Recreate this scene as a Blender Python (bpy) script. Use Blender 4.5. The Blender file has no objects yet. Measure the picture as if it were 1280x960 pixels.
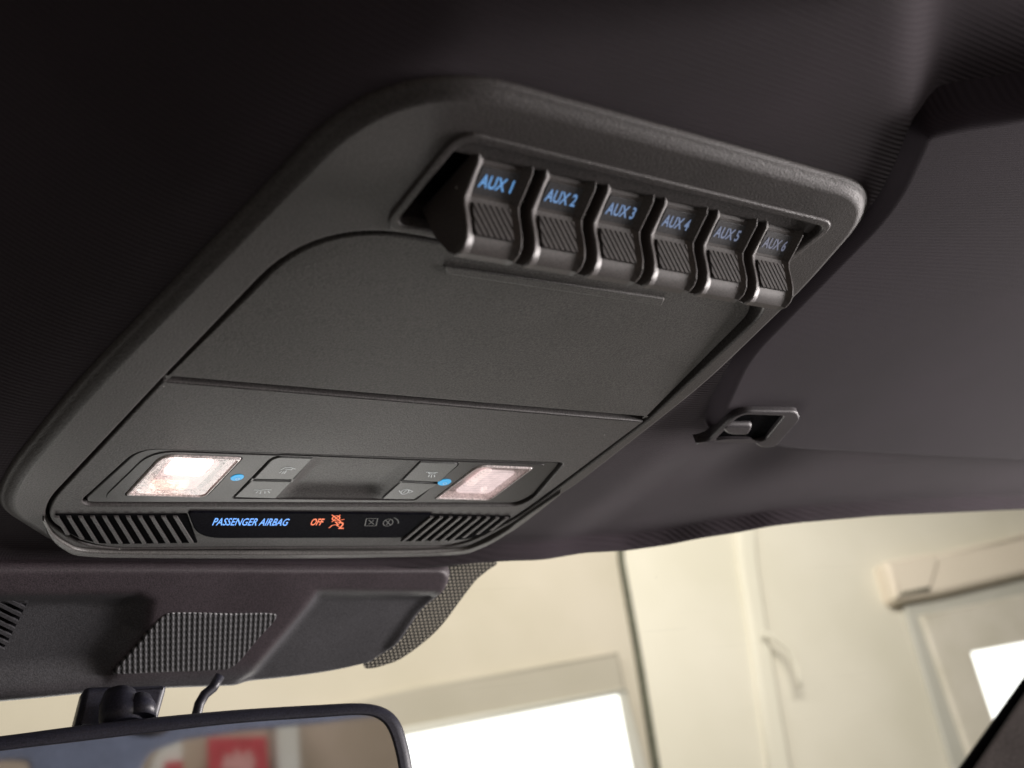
import bpy, bmesh, math, random
from mathutils import Vector, Matrix
random.seed(7)
# ------------------------------------------------------------------ camera, world, lights
CR = Matrix(((0.7891393, -0.0710792, -0.6100876), (-0.5576366, -0.4993101, -0.6631220), (-0.2574887, 0.8635028, -0.4336616)))
CC = Vector((-0.3040240, -0.3812476, -0.2367582))
FPX = 1500.0
S = bpy.context.scene
C = S.collection
cam = bpy.data.cameras.new('camera'); camo = bpy.data.objects.new('camera', cam); C.objects.link(camo)
camo.matrix_world = Matrix.Translation(CC) @ CR.to_4x4()
cam.sensor_fit = 'HORIZONTAL'; cam.sensor_width = 36.0; cam.lens = 36.0 * FPX / 1280.0
cam.clip_start = 0.01; cam.clip_end = 200
cam.dof.use_dof = True; cam.dof.focus_distance = 0.56; cam.dof.aperture_fstop = 10.5
S.camera = camo
S.view_settings.view_transform = 'Standard'; S.view_settings.look = 'None'
S.view_settings.exposure = 0.0; S.view_settings.gamma = 1.0
S.cycles.use_denoising = True
S.cycles.max_bounces = 7; S.cycles.diffuse_bounces = 3; S.cycles.transparent_max_bounces = 12
S.cycles.sample_clamp_indirect = 6.0; S.cycles.caustics_reflective = False; S.cycles.caustics_refractive = False
W = bpy.data.worlds.new('World'); S.world = W; W.use_nodes = True
W.node_tree.nodes['Background'].inputs[0].default_value = (1.0, 0.93, 0.86, 1)
W.node_tree.nodes['Background'].inputs[1].default_value = 0.11

def area(name, loc, target, size, size_y, power, col):
    l = bpy.data.lights.new(name, 'AREA'); l.shape = 'RECTANGLE'; l.size = size; l.size_y = size_y
    l.energy = power; l.color = col
    o = bpy.data.objects.new(name, l); C.objects.link(o); o.location = loc
    o.rotation_euler = (Vector(target) - Vector(loc)).to_track_quat('-Z', 'Y').to_euler()
    return o
# added fill lamps that wash the far wall, daylight from the garage windows
area('garage_wall_fill', (3.2, 1.0, 2.6), (5.0, 4.2, 0.6), 3.0, 0.6, 172, (1.0, 0.945, 0.89))
area('garage_wall_fill', (0.6, 2.6, 2.6), (1.5, 5.0, 0.4), 2.4, 0.6, 62, (1.0, 0.945, 0.89))
area('door_daylight', (1.7, -0.40, -0.27), (0.1, -0.05, 0.0), 0.95, 0.34, 50.0, (1.0, 0.93, 0.91))
area('rear_fill', (1.6, -1.9, -0.25), (0.1, -0.1, 0.0), 1.0, 0.5, 9.0, (1.0, 0.94, 0.92))  # fill added behind the camera to lift the rear-facing switch faces
area('rear_wall_fill', (0.8, -3.6, 2.4), (0.8, -5.0, 0.3), 2.4, 0.5, 45, (1.0, 0.93, 0.85))  # added to brighten the rear wall that the mirror shows
area('garage_daylight', (0.7, 2.6, -0.9), (0.1, 0.0, 0.0), 2.0, 1.0, 42.0, (1.0, 0.96, 0.93))

# ------------------------------------------------------------------ geometry helpers
def ray(px):
    return CR @ Vector(((px[0] - 640) / FPX, -(px[1] - 480) / FPX, -1.0))

class Plane:
    """a real plane in the place; (a, b) are metres on it, h is metres towards the viewer's side"""
    def __init__(s, o, ux, n):
        s.o = Vector(o); s.n = Vector(n).normalized(); s.ux = (Vector(ux) - s.n * Vector(ux).dot(s.n)).normalized()
        s.uy = s.n.cross(s.ux)
    def ab(s, px, h=0.0):
        d = ray(px); t = ((s.o + s.n * h) - CC).dot(s.n) / d.dot(s.n)
        p = CC + d * t - s.o
        return (p.dot(s.ux), p.dot(s.uy))
    def w(s, a, b, h=0.0):
        return s.o + s.ux * a + s.uy * b + s.n * h

CEIL = Plane((0, 0, 0), (1, 0, 0), (0, 0, -1))          # underside of the console; b runs towards the rear
_sl = 0.60
COVER = Plane((0, 0.19, -0.003), (1, 0, 0), (0, -_sl, -1))   # raked parallel to the windscreen

def new_obj(name, bm, mat, parent=None, smooth=True, angle=None):
    me = bpy.data.meshes.new(name); bm.to_mesh(me); bm.free()
    if mat is not None: me.materials.append(mat)
    o = bpy.data.objects.new(name, me); C.objects.link(o)
    if parent is not None: o.parent = parent
    if angle is not None:
        for p in me.polygons: p.use_smooth = True
        me.set_sharp_from_angle(angle=math.radians(angle))
    return o

def tag(o, label=None, cat=None, group=None, kind=None):
    if label: o['label'] = label
    if cat: o['category'] = cat
    if group: o['group'] = group
    if kind: o['kind'] = kind
    return o

def empty(name, loc, label, cat, group=None):
    o = bpy.data.objects.new(name, None); C.objects.link(o); o.location = loc
    o.empty_display_size = 0.02
    tag(o, label, cat, group)
    return o

def unparent_offset(o, root):           # keep world coordinates of meshes built in place
    o.parent = root; o.matrix_parent_inverse = Matrix.Translation(root.location).inverted()
    return o

def area2(p):
    return sum(p[i][0] * p[(i + 1) % len(p)][1] - p[(i + 1) % len(p)][0] * p[i][1] for i in range(len(p))) / 2

def rpoly(pts, r, n=7):
    """closed polygon with rounded corners; r = one cut length or one per corner (metres)"""
    out = []; N = len(pts)
    if not hasattr(r, '__len__'): r = [r] * N
    for i in range(N):
        p = Vector(pts[i][:2]); a = Vector(pts[i - 1][:2]); b = Vector(pts[(i + 1) % N][:2])
        la, lb = (a - p).length, (b - p).length
        c = min(r[i], la * 0.49, lb * 0.49)
        if c < 1e-6: out.append((p.x, p.y)); continue
        p0 = p + (a - p).normalized() * c; p1 = p + (b - p).normalized() * c
        for k in range(n + 1):
            t = k / n
            q = p0 * (1 - t) ** 2 + p * 2 * t * (1 - t) + p1 * t * t
            out.append((q.x, q.y))
    if area2(out) < 0: out.reverse()
    return out

def spline(pts, n=8, closed=False):
    """Catmull-Rom through 2D points"""
    out = []; N = len(pts)
    rng = range(N if closed else N - 1)
    for i in rng:
        g = lambda k: Vector(pts[k % N][:2]) if closed else Vector(pts[max(0, min(N - 1, k))][:2])
        p0, p1, p2, p3 = g(i - 1), g(i), g(i + 1), g(i + 2)
        for k in range(n):
            t = k / n
            q = 0.5 * ((2 * p1) + (p2 - p0) * t + (2 * p0 - 5 * p1 + 4 * p2 - p3) * t * t + (3 * p1 - p0 - 3 * p2 + p3) * t ** 3)
            out.append((q.x, q.y))
    if not closed: out.append(tuple(pts[-1][:2]))
    if closed and area2(out) < 0: out.reverse()
    return out

def offset(loop, d):
    """move a counter-clockwise loop inwards by d"""
    N = len(loop); out = []
    for i in range(N):
        p = Vector(loop[i]); a = Vector(loop[i - 1]); b = Vector(loop[(i + 1) % N])
        e1 = (p - a); e2 = (b - p)
        if e1.length < 1e-9: e1 = e2
        if e2.length < 1e-9: e2 = e1
        e1.normalize(); e2.normalize()
        n1 = Vector((-e1.y, e1.x)); n2 = Vector((-e2.y, e2.x)); m = n1 + n2
        if m.length < 1e-6: m = n1
        m.normalize(); k = 1 / max(0.5, m.dot(n1))
        q = p + m * d * k; out.append((q.x, q.y))
    return out

def uvs(bm, plane):
    uv = bm.loops.layers.uv.new('UVMap')
    for f in bm.faces:
        for l in f.loops:
            v = l.vert.co - plane.o; l[uv].uv = (v.dot(plane.ux), v.dot(plane.uy))

def slab(name, plane, outer, hf, hb, bevel, mat, parent=None, holes=(), hbevel=None, hdepth=None, segs=4, warp=None, chamfer=None):
    """plate with rounded edges standing on a plane: face at height hf, skirt down to hb, optional through-holes"""
    bm = bmesh.new()
    hbevel = bevel if hbevel is None else hbevel
    def ring(loop, h):
        vs = []
        for (a, b) in loop:
            hh = h + (warp(a, b) if warp else 0.0)
            vs.append(bm.verts.new(plane.w(a, b, hh)))
        return vs
    def bridge(r0, r1, flip):
        N = len(r0)
        for i in range(N):
            j = (i + 1) % N
            q = (r0[i], r0[j], r1[j], r1[i])
            try: f = bm.faces.new(q if not flip else q[::-1]); f.smooth = True
            except ValueError: pass
    capedges = []
    def loopset(loop, bev, hole, back):
        sgn = -1 if hole else 1
        prev = ring(loop, back)
        for k in range(segs + 1):
            th = math.pi / 2 * k / segs
            ins = bev * (1 - math.cos(th)); h = hf - bev * (1 - math.sin(th))
            cur = ring(offset(loop, sgn * ins) if ins > 0 else loop, h)
            bridge(prev, cur, hole); prev = cur
        for i in range(len(prev)):
            e = bm.edges.get((prev[i], prev[(i + 1) % len(prev)])) or bm.edges.new((prev[i], prev[(i + 1) % len(prev)]))
            capedges.append(e)
    if chamfer:                     # rounded rim followed by a broad sloping land: (width, drop)
        cw, cd = chamfer; prev = ring(outer, hb)
        for k in range(segs + 1):
            th = math.pi / 2 * k / segs * 0.86
            ins = bevel * (1 - math.cos(th)); cur = ring(offset(outer, ins) if ins > 0 else outer, hf - cd - bevel * (1 - math.sin(th)))
            bridge(prev, cur, False); prev = cur
        for k in range(1, 6):
            t = k / 5; cur = ring(offset(outer, ins + (cw - ins) * t), hf - cd * (1 - t) ** 1.5)
            bridge(prev, cur, False); prev = cur
        for i in range(len(prev)):
            capedges.append(bm.edges.get((prev[i], prev[(i + 1) % len(prev)])) or bm.edges.new((prev[i], prev[(i + 1) % len(prev)])))
    else: loopset(outer, bevel, False, hb)
    for hl in holes: loopset(hl, hbevel, True, hb if hdepth is None else hdepth)
    r = bmesh.ops.triangle_fill(bm, use_beauty=True, use_dissolve=False, edges=capedges, normal=plane.n)
    for g in r['geom']:
        if isinstance(g, bmesh.types.BMFace):
            g.normal_update()
            if g.normal.dot(plane.n) < 0: g.normal_flip()
            g.smooth = False
    uvs(bm, plane)
    o = new_obj(name, bm, mat, None)
    if parent is not None: unparent_offset(o, parent)
    return o

def ribbon(name, plane, lines, w, h, mat, parent, thick=0.00012):
    """thin raised strokes for symbols: lines of pixel-traced points on the plane"""
    bm = bmesh.new()
    for ln in lines:
        P = [Vector(p) for p in ln]
        for i in range(len(P) - 1):
            a, b = P[i], P[i + 1]; d = (b - a)
            if d.length < 1e-7: continue
            d.normalize(); n = Vector((-d.y, d.x)) * w / 2; a2 = a - d * w * 0.3; b2 = b + d * w * 0.3
            hh = h + thick
            vs = [bm.verts.new(plane.w(q.x, q.y, hh + 0.00001 * (i % 2))) for q in (a2 - n, b2 - n, b2 + n, a2 + n)]
            bm.faces.new(vs)
    uvs(bm, plane)
    o = new_obj(name, bm, mat, None); unparent_offset(o, parent); return o

def text_mesh(name, txt, quad, mat, parent, shear=0.0, bold=0.0, spacing=1.0):
    """lettering stretched into a world-space parallelogram quad = (origin lower-left, vec right, vec up)"""
    cu = bpy.data.curves.new(name, 'FONT'); cu.body = txt; cu.size = 1; cu.shear = shear; cu.offset = bold
    cu.space_character = spacing; cu.resolution_u = 3
    t = bpy.data.objects.new('tmp', cu); C.objects.link(t)
    dg = bpy.context.evaluated_depsgraph_get(); dg.update()
    me = bpy.data.meshes.new_from_object(t.evaluated_get(dg))
    bpy.data.objects.remove(t); bpy.data.curves.remove(cu)
    xs = [v.co.x for v in me.vertices]; ys = [v.co.y for v in me.vertices]
    x0, x1, y0, y1 = min(xs), max(xs), min(ys), max(ys)
    o0, vx, vy = quad
    for v in me.vertices:
        v.co = o0 + vx * ((v.co.x - x0) / (x1 - x0)) + vy * ((v.co.y - y0) / (y1 - y0))
    me.name = name; me.materials.clear(); me.materials.append(mat)
    o = bpy.data.objects.new(name, me); C.objects.link(o); unparent_offset(o, parent)
    return o

# ------------------------------------------------------------------ materials
def nodes(name):
    m = bpy.data.materials.new(name); m.use_nodes = True
    return m, m.node_tree.nodes, m.node_tree.links, m.node_tree.nodes['Principled BSDF']

def plastic(name, col, rough=0.5, grain=900.0, bump=0.25, dist=0.0002, spec=0.5, var=0.12, coord='Object'):
    m, N, L, B = nodes(name)
    tc = N.new('ShaderNodeTexCoord')
    no = N.new('ShaderNodeTexNoise'); no.inputs['Scale'].default_value = grain; no.inputs['Detail'].default_value = 3; no.inputs['Roughness'].default_value = 0.6
    L.new(tc.outputs[coord], no.inputs['Vector'])
    bp = N.new('ShaderNodeBump'); bp.inputs['Strength'].default_value = bump; bp.inputs['Distance'].default_value = dist
    L.new(no.outputs['Fac'], bp.inputs['Height']); L.new(bp.outputs['Normal'], B.inputs['Normal'])
    n2 = N.new('ShaderNodeTexNoise'); n2.inputs['Scale'].default_value = 28; n2.inputs['Detail'].default_value = 4
    L.new(tc.outputs[coord], n2.inputs['Vector'])
    mr = N.new('ShaderNodeMapRange'); mr.inputs[1].default_value = 0.3; mr.inputs[2].default_value = 0.7
    mr.inputs[3].default_value = 1 - var; mr.inputs[4].default_value = 1 + var
    L.new(n2.outputs['Fac'], mr.inputs[0])
    mx = N.new('ShaderNodeMix'); mx.data_type = 'RGBA'; mx.blend_type = 'MULTIPLY'; mx.inputs[0].default_value = 1
    mx.inputs['A'].default_value = (*col, 1)
    m5 = N.new('ShaderNodeMapRange'); m5.inputs[1].default_value = 0.3; m5.inputs[2].default_value = 0.7; m5.inputs[3].default_value = 0.5; m5.inputs[4].default_value = 1.5
    L.new(no.outputs['Fac'], m5.inputs[0]); m6 = N.new('ShaderNodeMath'); m6.operation = 'MULTIPLY'; L.new(m5.outputs[0], m6.inputs[0]); L.new(mr.outputs[0], m6.inputs[1])
    L.new(m6.outputs[0], mx.inputs['B'])
    vo = N.new('ShaderNodeTexVoronoi'); vo.inputs['Scale'].default_value = 48; L.new(tc.outputs[coord], vo.inputs['Vector'])
    lt = N.new('ShaderNodeMath'); lt.operation = 'LESS_THAN'; lt.inputs[1].default_value = 0.022; L.new(vo.outputs['Distance'], lt.inputs[0])
    sx = N.new('ShaderNodeSeparateColor'); L.new(vo.outputs['Color'], sx.inputs[0])
    gt = N.new('ShaderNodeMath'); gt.operation = 'GREATER_THAN'; gt.inputs[1].default_value = 0.72; L.new(sx.outputs[0], gt.inputs[0])
    an = N.new('ShaderNodeMath'); an.operation = 'MULTIPLY'; L.new(lt.outputs[0], an.inputs[0]); L.new(gt.outputs[0], an.inputs[1])
    md = N.new('ShaderNodeMix'); md.data_type = 'RGBA'; md.inputs['B'].default_value = (0.45, 0.44, 0.42, 1)
    L.new(an.outputs[0], md.inputs[0]); L.new(mx.outputs['Result'], md.inputs['A']); L.new(md.outputs['Result'], B.inputs['Base Color'])
    r2 = N.new('ShaderNodeMapRange'); r2.inputs[3].default_value = rough - 0.06; r2.inputs[4].default_value = rough + 0.06
    L.new(n2.outputs['Fac'], r2.inputs[0]); L.new(r2.outputs[0], B.inputs['Roughness'])
    B.inputs['Specular IOR Level'].default_value = spec
    return m

def fabric(name, col, rib=0.0013, strength=0.35, ang=0.0, sheen=0.04):
    """knitted headliner cloth: fine ribs and a cross weave"""
    m, N, L, B = nodes(name)
    tc = N.new('ShaderNodeTexCoord'); mp = N.new('ShaderNodeMapping'); mp.inputs['Rotation'].default_value = (0, 0, ang)
    L.new(tc.outputs['Object'], mp.inputs['Vector'])
    def wave(sc, d):
        w = N.new('ShaderNodeTexWave'); w.wave_type = 'BANDS'; w.bands_direction = d
        w.inputs['Scale'].default_value = sc; w.inputs['Distortion'].default_value = 1.2; w.inputs['Detail'].default_value = 2
        w.inputs['Detail Scale'].default_value = 0.25
        L.new(mp.outputs[0], w.inputs['Vector']); return w
    k = 2 * math.pi / 20.0
    w1 = wave(k / rib, 'Y'); w2 = wave(k / (rib * 0.7), 'X')
    ma = N.new('ShaderNodeMath'); ma.operation = 'MULTIPLY_ADD'; ma.inputs[1].default_value = 0.35
    L.new(w2.outputs['Fac'], ma.inputs[0]); L.new(w1.outputs['Fac'], ma.inputs[2])
    no = N.new('ShaderNodeTexNoise'); no.inputs['Scale'].default_value = 1600; no.inputs['Detail'].default_value = 2
    L.new(tc.outputs['Object'], no.inputs['Vector'])
    m2 = N.new('ShaderNodeMath'); m2.operation = 'MULTIPLY_ADD'; m2.inputs[1].default_value = 0.9
    L.new(no.outputs['Fac'], m2.inputs[0]); L.new(ma.outputs[0], m2.inputs[2])
    bp = N.new('ShaderNodeBump'); bp.inputs['Strength'].default_value = strength; bp.inputs['Distance'].default_value = 0.0003
    L.new(m2.outputs[0], bp.inputs['Height']); L.new(bp.outputs['Normal'], B.inputs['Normal'])
    n3 = N.new('ShaderNodeTexNoise'); n3.inputs['Scale'].default_value = 9; n3.inputs['Detail'].default_value = 5
    L.new(tc.outputs['Object'], n3.inputs['Vector'])
    cr = N.new('ShaderNodeValToRGB'); cr.color_ramp.elements[0].position = 0.3; cr.color_ramp.elements[1].position = 0.7
    cr.color_ramp.elements[0].color = (*[c * 0.85 for c in col], 1); cr.color_ramp.elements[1].color = (col[0] * 1.12, col[1] * 1.06, col[2] * 1.12, 1)
    L.new(n3.outputs['Fac'], cr.inputs[0]); L.new(cr.outputs[0], B.inputs['Base Color'])
    B.inputs['Roughness'].default_value = 0.95; B.inputs['Specular IOR Level'].default_value = 0.08
    B.inputs['Sheen Weight'].default_value = sheen; B.inputs['Sheen Roughness'].default_value = 0.5
    return m

def emis(name, col, s, base=(0.02, 0.02, 0.02)):
    m, N, L, B = nodes(name)
    B.inputs['Base Color'].default_value = (*base, 1); B.inputs['Emission Color'].default_value = (*col, 1)
    B.inputs['Emission Strength'].default_value = s; B.inputs['Roughness'].default_value = 0.5
    return m

M = {}
M['frame'] = plastic('console_frame_plastic', (0.057, 0.051, 0.050), 0.52, 1150, 0.75, 0.0003, spec=0.35)
M['door'] = plastic('console_door_plastic', (0.069, 0.065, 0.062), 0.58, 1150, 0.75, 0.0003, spec=0.4)
M['panel'] = plastic('console_panel_plastic', (0.063, 0.058, 0.058), 0.54, 1150, 0.75, 0.0003, spec=0.4)
M['bezel'] = plastic('lamp_bezel_plastic', (0.034, 0.032, 0.033), 0.42, 1500, 0.25, 0.0001, spec=0.25)
M['black'] = plastic('black_backing_plastic', (0.008, 0.008, 0.009), 0.7, 800, 0.2, spec=0.08)
M['trim'] = plastic('nose_lit_plastic', (0.11, 0.105, 0.10), 0.42, 1300, 0.5, 0.0002)  # paler than the frame: light on the bead put into its colour
M['gloss'] = plastic('indicator_gloss', (0.008, 0.008, 0.012), 0.35, 900, 0.03, 0.0001, spec=0.03)
M['gloss'].node_tree.nodes['Principled BSDF'].inputs['IOR'].default_value = 1.08
M['black'].node_tree.nodes['Principled BSDF'].inputs['IOR'].default_value = 1.08
M['switch'] = plastic('switch_key_plastic', (0.095, 0.10, 0.10), 0.45, 1500, 0.15, 0.0001)
M['aux'] = plastic('aux_switch_plastic', (0.064, 0.054, 0.051), 0.48, 1500, 0.15, 0.0001, spec=0.7)
M['auxpad'] = plastic('aux_switch_pad', (0.055, 0.055, 0.060), 0.45, 1500, 0.15, 0.0001)
M['rib'] = plastic('aux_rib_plastic', (0.020, 0.017, 0.017), 0.5, 1500, 0.2, 0.0001)
M['fabric'] = fabric('headliner_cloth', (0.050, 0.042, 0.048), 0.0022, 0.75)
M['visor'] = fabric('visor_cloth', (0.036, 0.029, 0.036), 0.0011, 0.28, 0.25)
M['cover'] = plastic('camera_cover_plastic', (0.058, 0.057, 0.063), 0.5, 1200, 0.25, 0.00015)
M['mirror_case'] = plastic('mirror_housing_plastic', (0.034, 0.035, 0.052), 0.4, 1200, 0.15, 0.0001)
M['white_ink'] = emis('backlit_white_ink', (0.55, 0.60, 0.62), 0.30, (0.55, 0.57, 0.57))
M['grey_ink'] = emis('unlit_grey_ink', (0.5, 0.5, 0.5), 0.0, (0.10, 0.10, 0.105))
M['blue'] = emis('blue_backlight', (0.09, 0.34, 0.95), 1.35)
M['aux_ink'] = [emis('aux_backlight', (0.17 + 0.045 * k, 0.42, 0.84 - 0.05 * k), 0.72 - 0.075 * k) for k in range(6)]
M['cyan'] = emis('status_light_cyan', (0.0, 0.36, 0.72), 1.0)
M['orange'] = emis('orange_backlight', (1.0, 0.16, 0.03), 1.15)

# ------------------------------------------------------------------ structure: the headliner
def smooth(t):
    t = max(0.0, min(1.0, t)); return t * t * (3 - 2 * t)

def seg_dist(p, poly):
    """signed distance to a closed polygon, positive outside"""
    best = 1e9; inside = False; x, y = p; N = len(poly)
    for i in range(N):
        ax, ay = poly[i]; bx, by = poly[(i + 1) % N]
        dx, dy = bx - ax, by - ay; L2 = dx * dx + dy * dy
        t = 0 if L2 == 0 else max(0, min(1, ((x - ax) * dx + (y - ay) * dy) / L2))
        d = math.hypot(x - ax - t * dx, y - ay - t * dy)
        if d < best: best = d
        if (ay > y) != (by > y) and x < (bx - ax) * (y - ay) / (by - ay) + ax: inside = not inside
    return -best if inside else best

def c2(px, z=0.0):                       # pixel -> (x, y) on the horizontal plane at height z
    a, b = CEIL.ab(px, -z); return (a, -b)

# bulge of the headliner that carries the console; it narrows towards the rear
BULGE = [(-0.175, 0.30), (-0.170, 0.10), (-0.140, -0.10), (-0.124, -0.150), (-0.105, -0.185), (-0.050, -0.215), (0.000, -0.245), (0.004, -0.33), (0.004, -0.62),
         (0.012, -0.62), (0.010, -0.300), (0.020, -0.262), (0.064, -0.230), (0.098, -0.203), (0.118, -0.172), (0.150, -0.060), (0.180, 0.06), (0.185, 0.30)]
_edge_px = [(640, 698), (710, 696), (780, 692), (830, 685), (880, 675), (920, 669), (960, 661), (1000, 656), (1100, 647), (1280, 638), (1500, 630)]
EDGE = [c2(p, -0.006) for p in [(a, b + 8) for a, b in _edge_px]]
def yedge(x):
    if x < EDGE[0][0]: return EDGE[0][1] + 0.012 * smooth((EDGE[0][0] - x) / 0.1)
    for i in range(len(EDGE) - 1):
        if EDGE[i][0] <= x <= EDGE[i + 1][0]:
            t = (x - EDGE[i][0]) / (EDGE[i + 1][0] - EDGE[i][0]); return EDGE[i][1] * (1 - t) + EDGE[i + 1][1] * t
    return EDGE[-1][1]
UNDER = rpoly([c2(p) for p in ((497, 76), (1117, 246), (1013, 364), (891, 480), (820, 536), (722, 612), (640, 660), (575, 694), (80, 694), (-8, 640), (8, 597), (95, 490))], [0.045, 0.030, 0.02, 0.03, 0.03, 0.02, 0.012, 0.020, 0.022, 0.02, 0.02, 0.03], 5)
def head_z(x, y):
    d = seg_dist((x, y), BULGE)
    z = 0.0045 + 0.02 * smooth((-seg_dist((x, y), UNDER) - 0.007) / 0.010)
    if x < 0.0:
        z += 0.095 * smooth(d / 0.17)
    else:
        k = smooth((0.02 - y) / 0.10)           # the right side steps up only behind the console's nose
        z += 0.013 * smooth((d + 0.004) / 0.022) * k + 0.004 * smooth(d / 0.05) * (1 - k)
        # hollow next to the console nose, roll towards the windscreen
        z += 0.006 * math.exp(-((x - 0.27) ** 2 + (y - 0.055) ** 2) / 0.0012)
    return z
bm = bmesh.new(); xs = []; x = -0.75
while x < 1.05:
    xs.append(x); x += 0.008 if -0.25 < x < 0.45 else 0.02
sy = [i / 110 for i in range(111)]
grid = []
for x in xs:
    ye = yedge(x); col = []
    for s in sy:
        y = -0.56 + (ye - 0.014 + 0.56) * s
        col.append(bm.verts.new((x, y, head_z(x, y))))
    z0 = head_z(x, ye - 0.014)
    for k in range(1, 9):                       # rolled front lip
        th = math.pi * 0.98 * k / 8
        col.append(bm.verts.new((x, ye - 0.014 + 0.014 * math.sin(th / 2) ** 0.9 if th < math.pi / 2 else ye - 0.0005 * (k - 4),
                                 z0 - 0.0095 * math.sin(min(th, math.pi / 2)) * smooth(k / 3) + (0.0 if k < 5 else 0.006 * (k - 4)))))
    grid.append(col)
for i in range(len(grid) - 1):
    for j in range(len(grid[0]) - 1):
        f = bm.faces.new((grid[i][j], grid[i][j + 1], grid[i + 1][j + 1], grid[i + 1][j])); f.smooth = True
head = new_obj('ceiling', bm, M['fabric']); tag(head, 'dark ribbed cloth headliner around the overhead console', None, None, 'structure')

# ------------------------------------------------------------------ overhead console
con = empty('overhead_console', (0, 0, 0), 'dark grey plastic overhead console with six toggle switches, storage door and two map lamps', 'console')
def K(px, h=0.0): return CEIL.ab(px, h)
def KL(pts, h=0.0): return [K(p, h) for p in pts]

outer = rpoly(KL([(497, 76), (1117, 246), (1013, 364), (891, 480), (820, 536), (722, 612), (640, 660), (575, 694), (80, 694), (-8, 640), (8, 597), (95, 490)]),
              [0.045, 0.030, 0.02, 0.03, 0.03, 0.02, 0.012, 0.020, 0.022, 0.02, 0.02, 0.03], 12)
door_o = rpoly(KL([(207, 473), (403, 287), (962, 384), (807, 523)]), [0.0008, 0.036, 0.020, 0.0008], 12)
panel_o = rpoly(KL([(203, 476), (64, 626), (58, 650), (112, 686), (574, 683), (646, 646), (682, 620), (806, 527)]),
                [0.001, 0.01, 0.012, 0.022, 0.02, 0.016, 0.01, 0.001], 10)
inner = rpoly(KL([(203, 474), (396, 273), (972, 376), (811, 525), (684, 621.5), (648, 647), (575, 684.5), (110, 687.5), (55, 650), (61, 625)]),
              [0.0, 0.037, 0.021, 0.0, 0.01, 0.016, 0.02, 0.022, 0.012, 0.01], 12)
bay = rpoly([(-0.0905, 0.1595), (0.0945, 0.1595), (0.0945, 0.1175), (-0.0895, 0.1125)], [0.008, 0.008, 0.008, 0.008], 8)
frame = slab('frame', CEIL, outer, 0.0, -0.026, 0.0026, M['frame'], con, holes=[inner, bay], hbevel=0.0014, hdepth=-0.0138, segs=7, chamfer=(0.0068, 0.0024))
# dark backing behind the gaps
slab('backing_plate', CEIL, rpoly(KL([(508, 95), (1100, 255), (812, 505), (600, 683), (105, 683), (40, 640)]), 0.02), -0.0132, -0.0150, 0.0005, M['black'], con,
     holes=[])
# storage door, slightly sunk at the rear
def door_warp(a, b): return -0.0036 * smooth((b - 0.015) / 0.085)
do = offset(door_o, 0.0009)
door = slab('storage_door', CEIL, do, -0.0004, -0.0086, 0.0010, M['door'], con, segs=4, warp=door_warp)
lip = rpoly(KL([(556, 340), (834, 380), (829, 389), (561, 350)]), 0.0012, 5)
slab('finger_lip', CEIL, lip, 0.0010, -0.0020, 0.0009, M['door'], con, warp=door_warp).parent = door
bpy.data.objects['finger_lip'].matrix_parent_inverse = Matrix()

# front panel with a sunk lamp tray
tray = rpoly(KL([(173, 561.5), (706, 579), (668, 623), (648, 633), (106, 633), (102, 626)]), [0.010, 0.004, 0.012, 0.008, 0.006, 0.010], 8)
po = offset(panel_o, 0.0005)
strip_px = [(66, 640), (238, 639.5), (508, 641.5), (640, 643), (632, 656), (572, 680), (112, 683), (70, 660)]
panel = slab('front_panel', CEIL, po, -0.0002, -0.0066, 0.0009, M['panel'], con, holes=[tray], hbevel=0.0008, hdepth=-0.003)
bez = offset(rpoly(KL([(176, 562.5), (702, 580), (666, 622), (645, 631.5), (110, 631.5), (107, 626)]), [0.010, 0.004, 0.012, 0.008, 0.006, 0.010], 8), 0.0002)
lensL = rpoly(KL([(203, 570), (304, 574), (257, 623.5), (156, 621)]), [0.007, 0.002, 0.005, 0.002], 6)
lensR = rpoly(KL([(598, 583), (668, 586), (613, 627), (543, 625)]), [0.006, 0.002, 0.005, 0.002], 6)
trough = rpoly(KL([(392, 573), (523, 578.5), (483, 627), (343, 626)]), [0.0005, 0.003, 0.004, 0.002], 6)
swholeL = rpoly(KL([(342, 571.5), (393.5, 573.5), (345, 626), (290, 624.5)]), [0.005, 0.0003, 0.0003, 0.001], 6)
swholeR = rpoly(KL([(524.5, 578), (577, 580), (519, 627), (475, 627)]), [0.0003, 0.004, 0.001, 0.0003], 6)
mid = rpoly(KL([(342, 571.5), (577, 580), (520, 627), (290, 625)]), [0.005, 0.004, 0.002, 0.002], 6)
inner_bez = slab('lamp_bezel', CEIL, bez, -0.0012, -0.0042, 0.0010, M['bezel'], con, holes=[lensL, lensR, mid], hbevel=0.0005, hdepth=-0.0060)
# raised inner outline of the bezel
b2o = rpoly(KL([(190, 566), (684, 582.5), (655, 606), (617, 628.5), (136, 628.5), (132, 622)]), [0.012, 0.004, 0.008, 0.010, 0.004, 0.010], 8)
slab('lamp_bezel_face', CEIL, b2o, -0.0008, -0.0015, 0.0004, M['bezel'], con, holes=[offset(lensL, -0.0004), offset(lensR, -0.0004), offset(mid, -0.0003)], hbevel=0.0002, hdepth=-0.0015)
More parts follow.
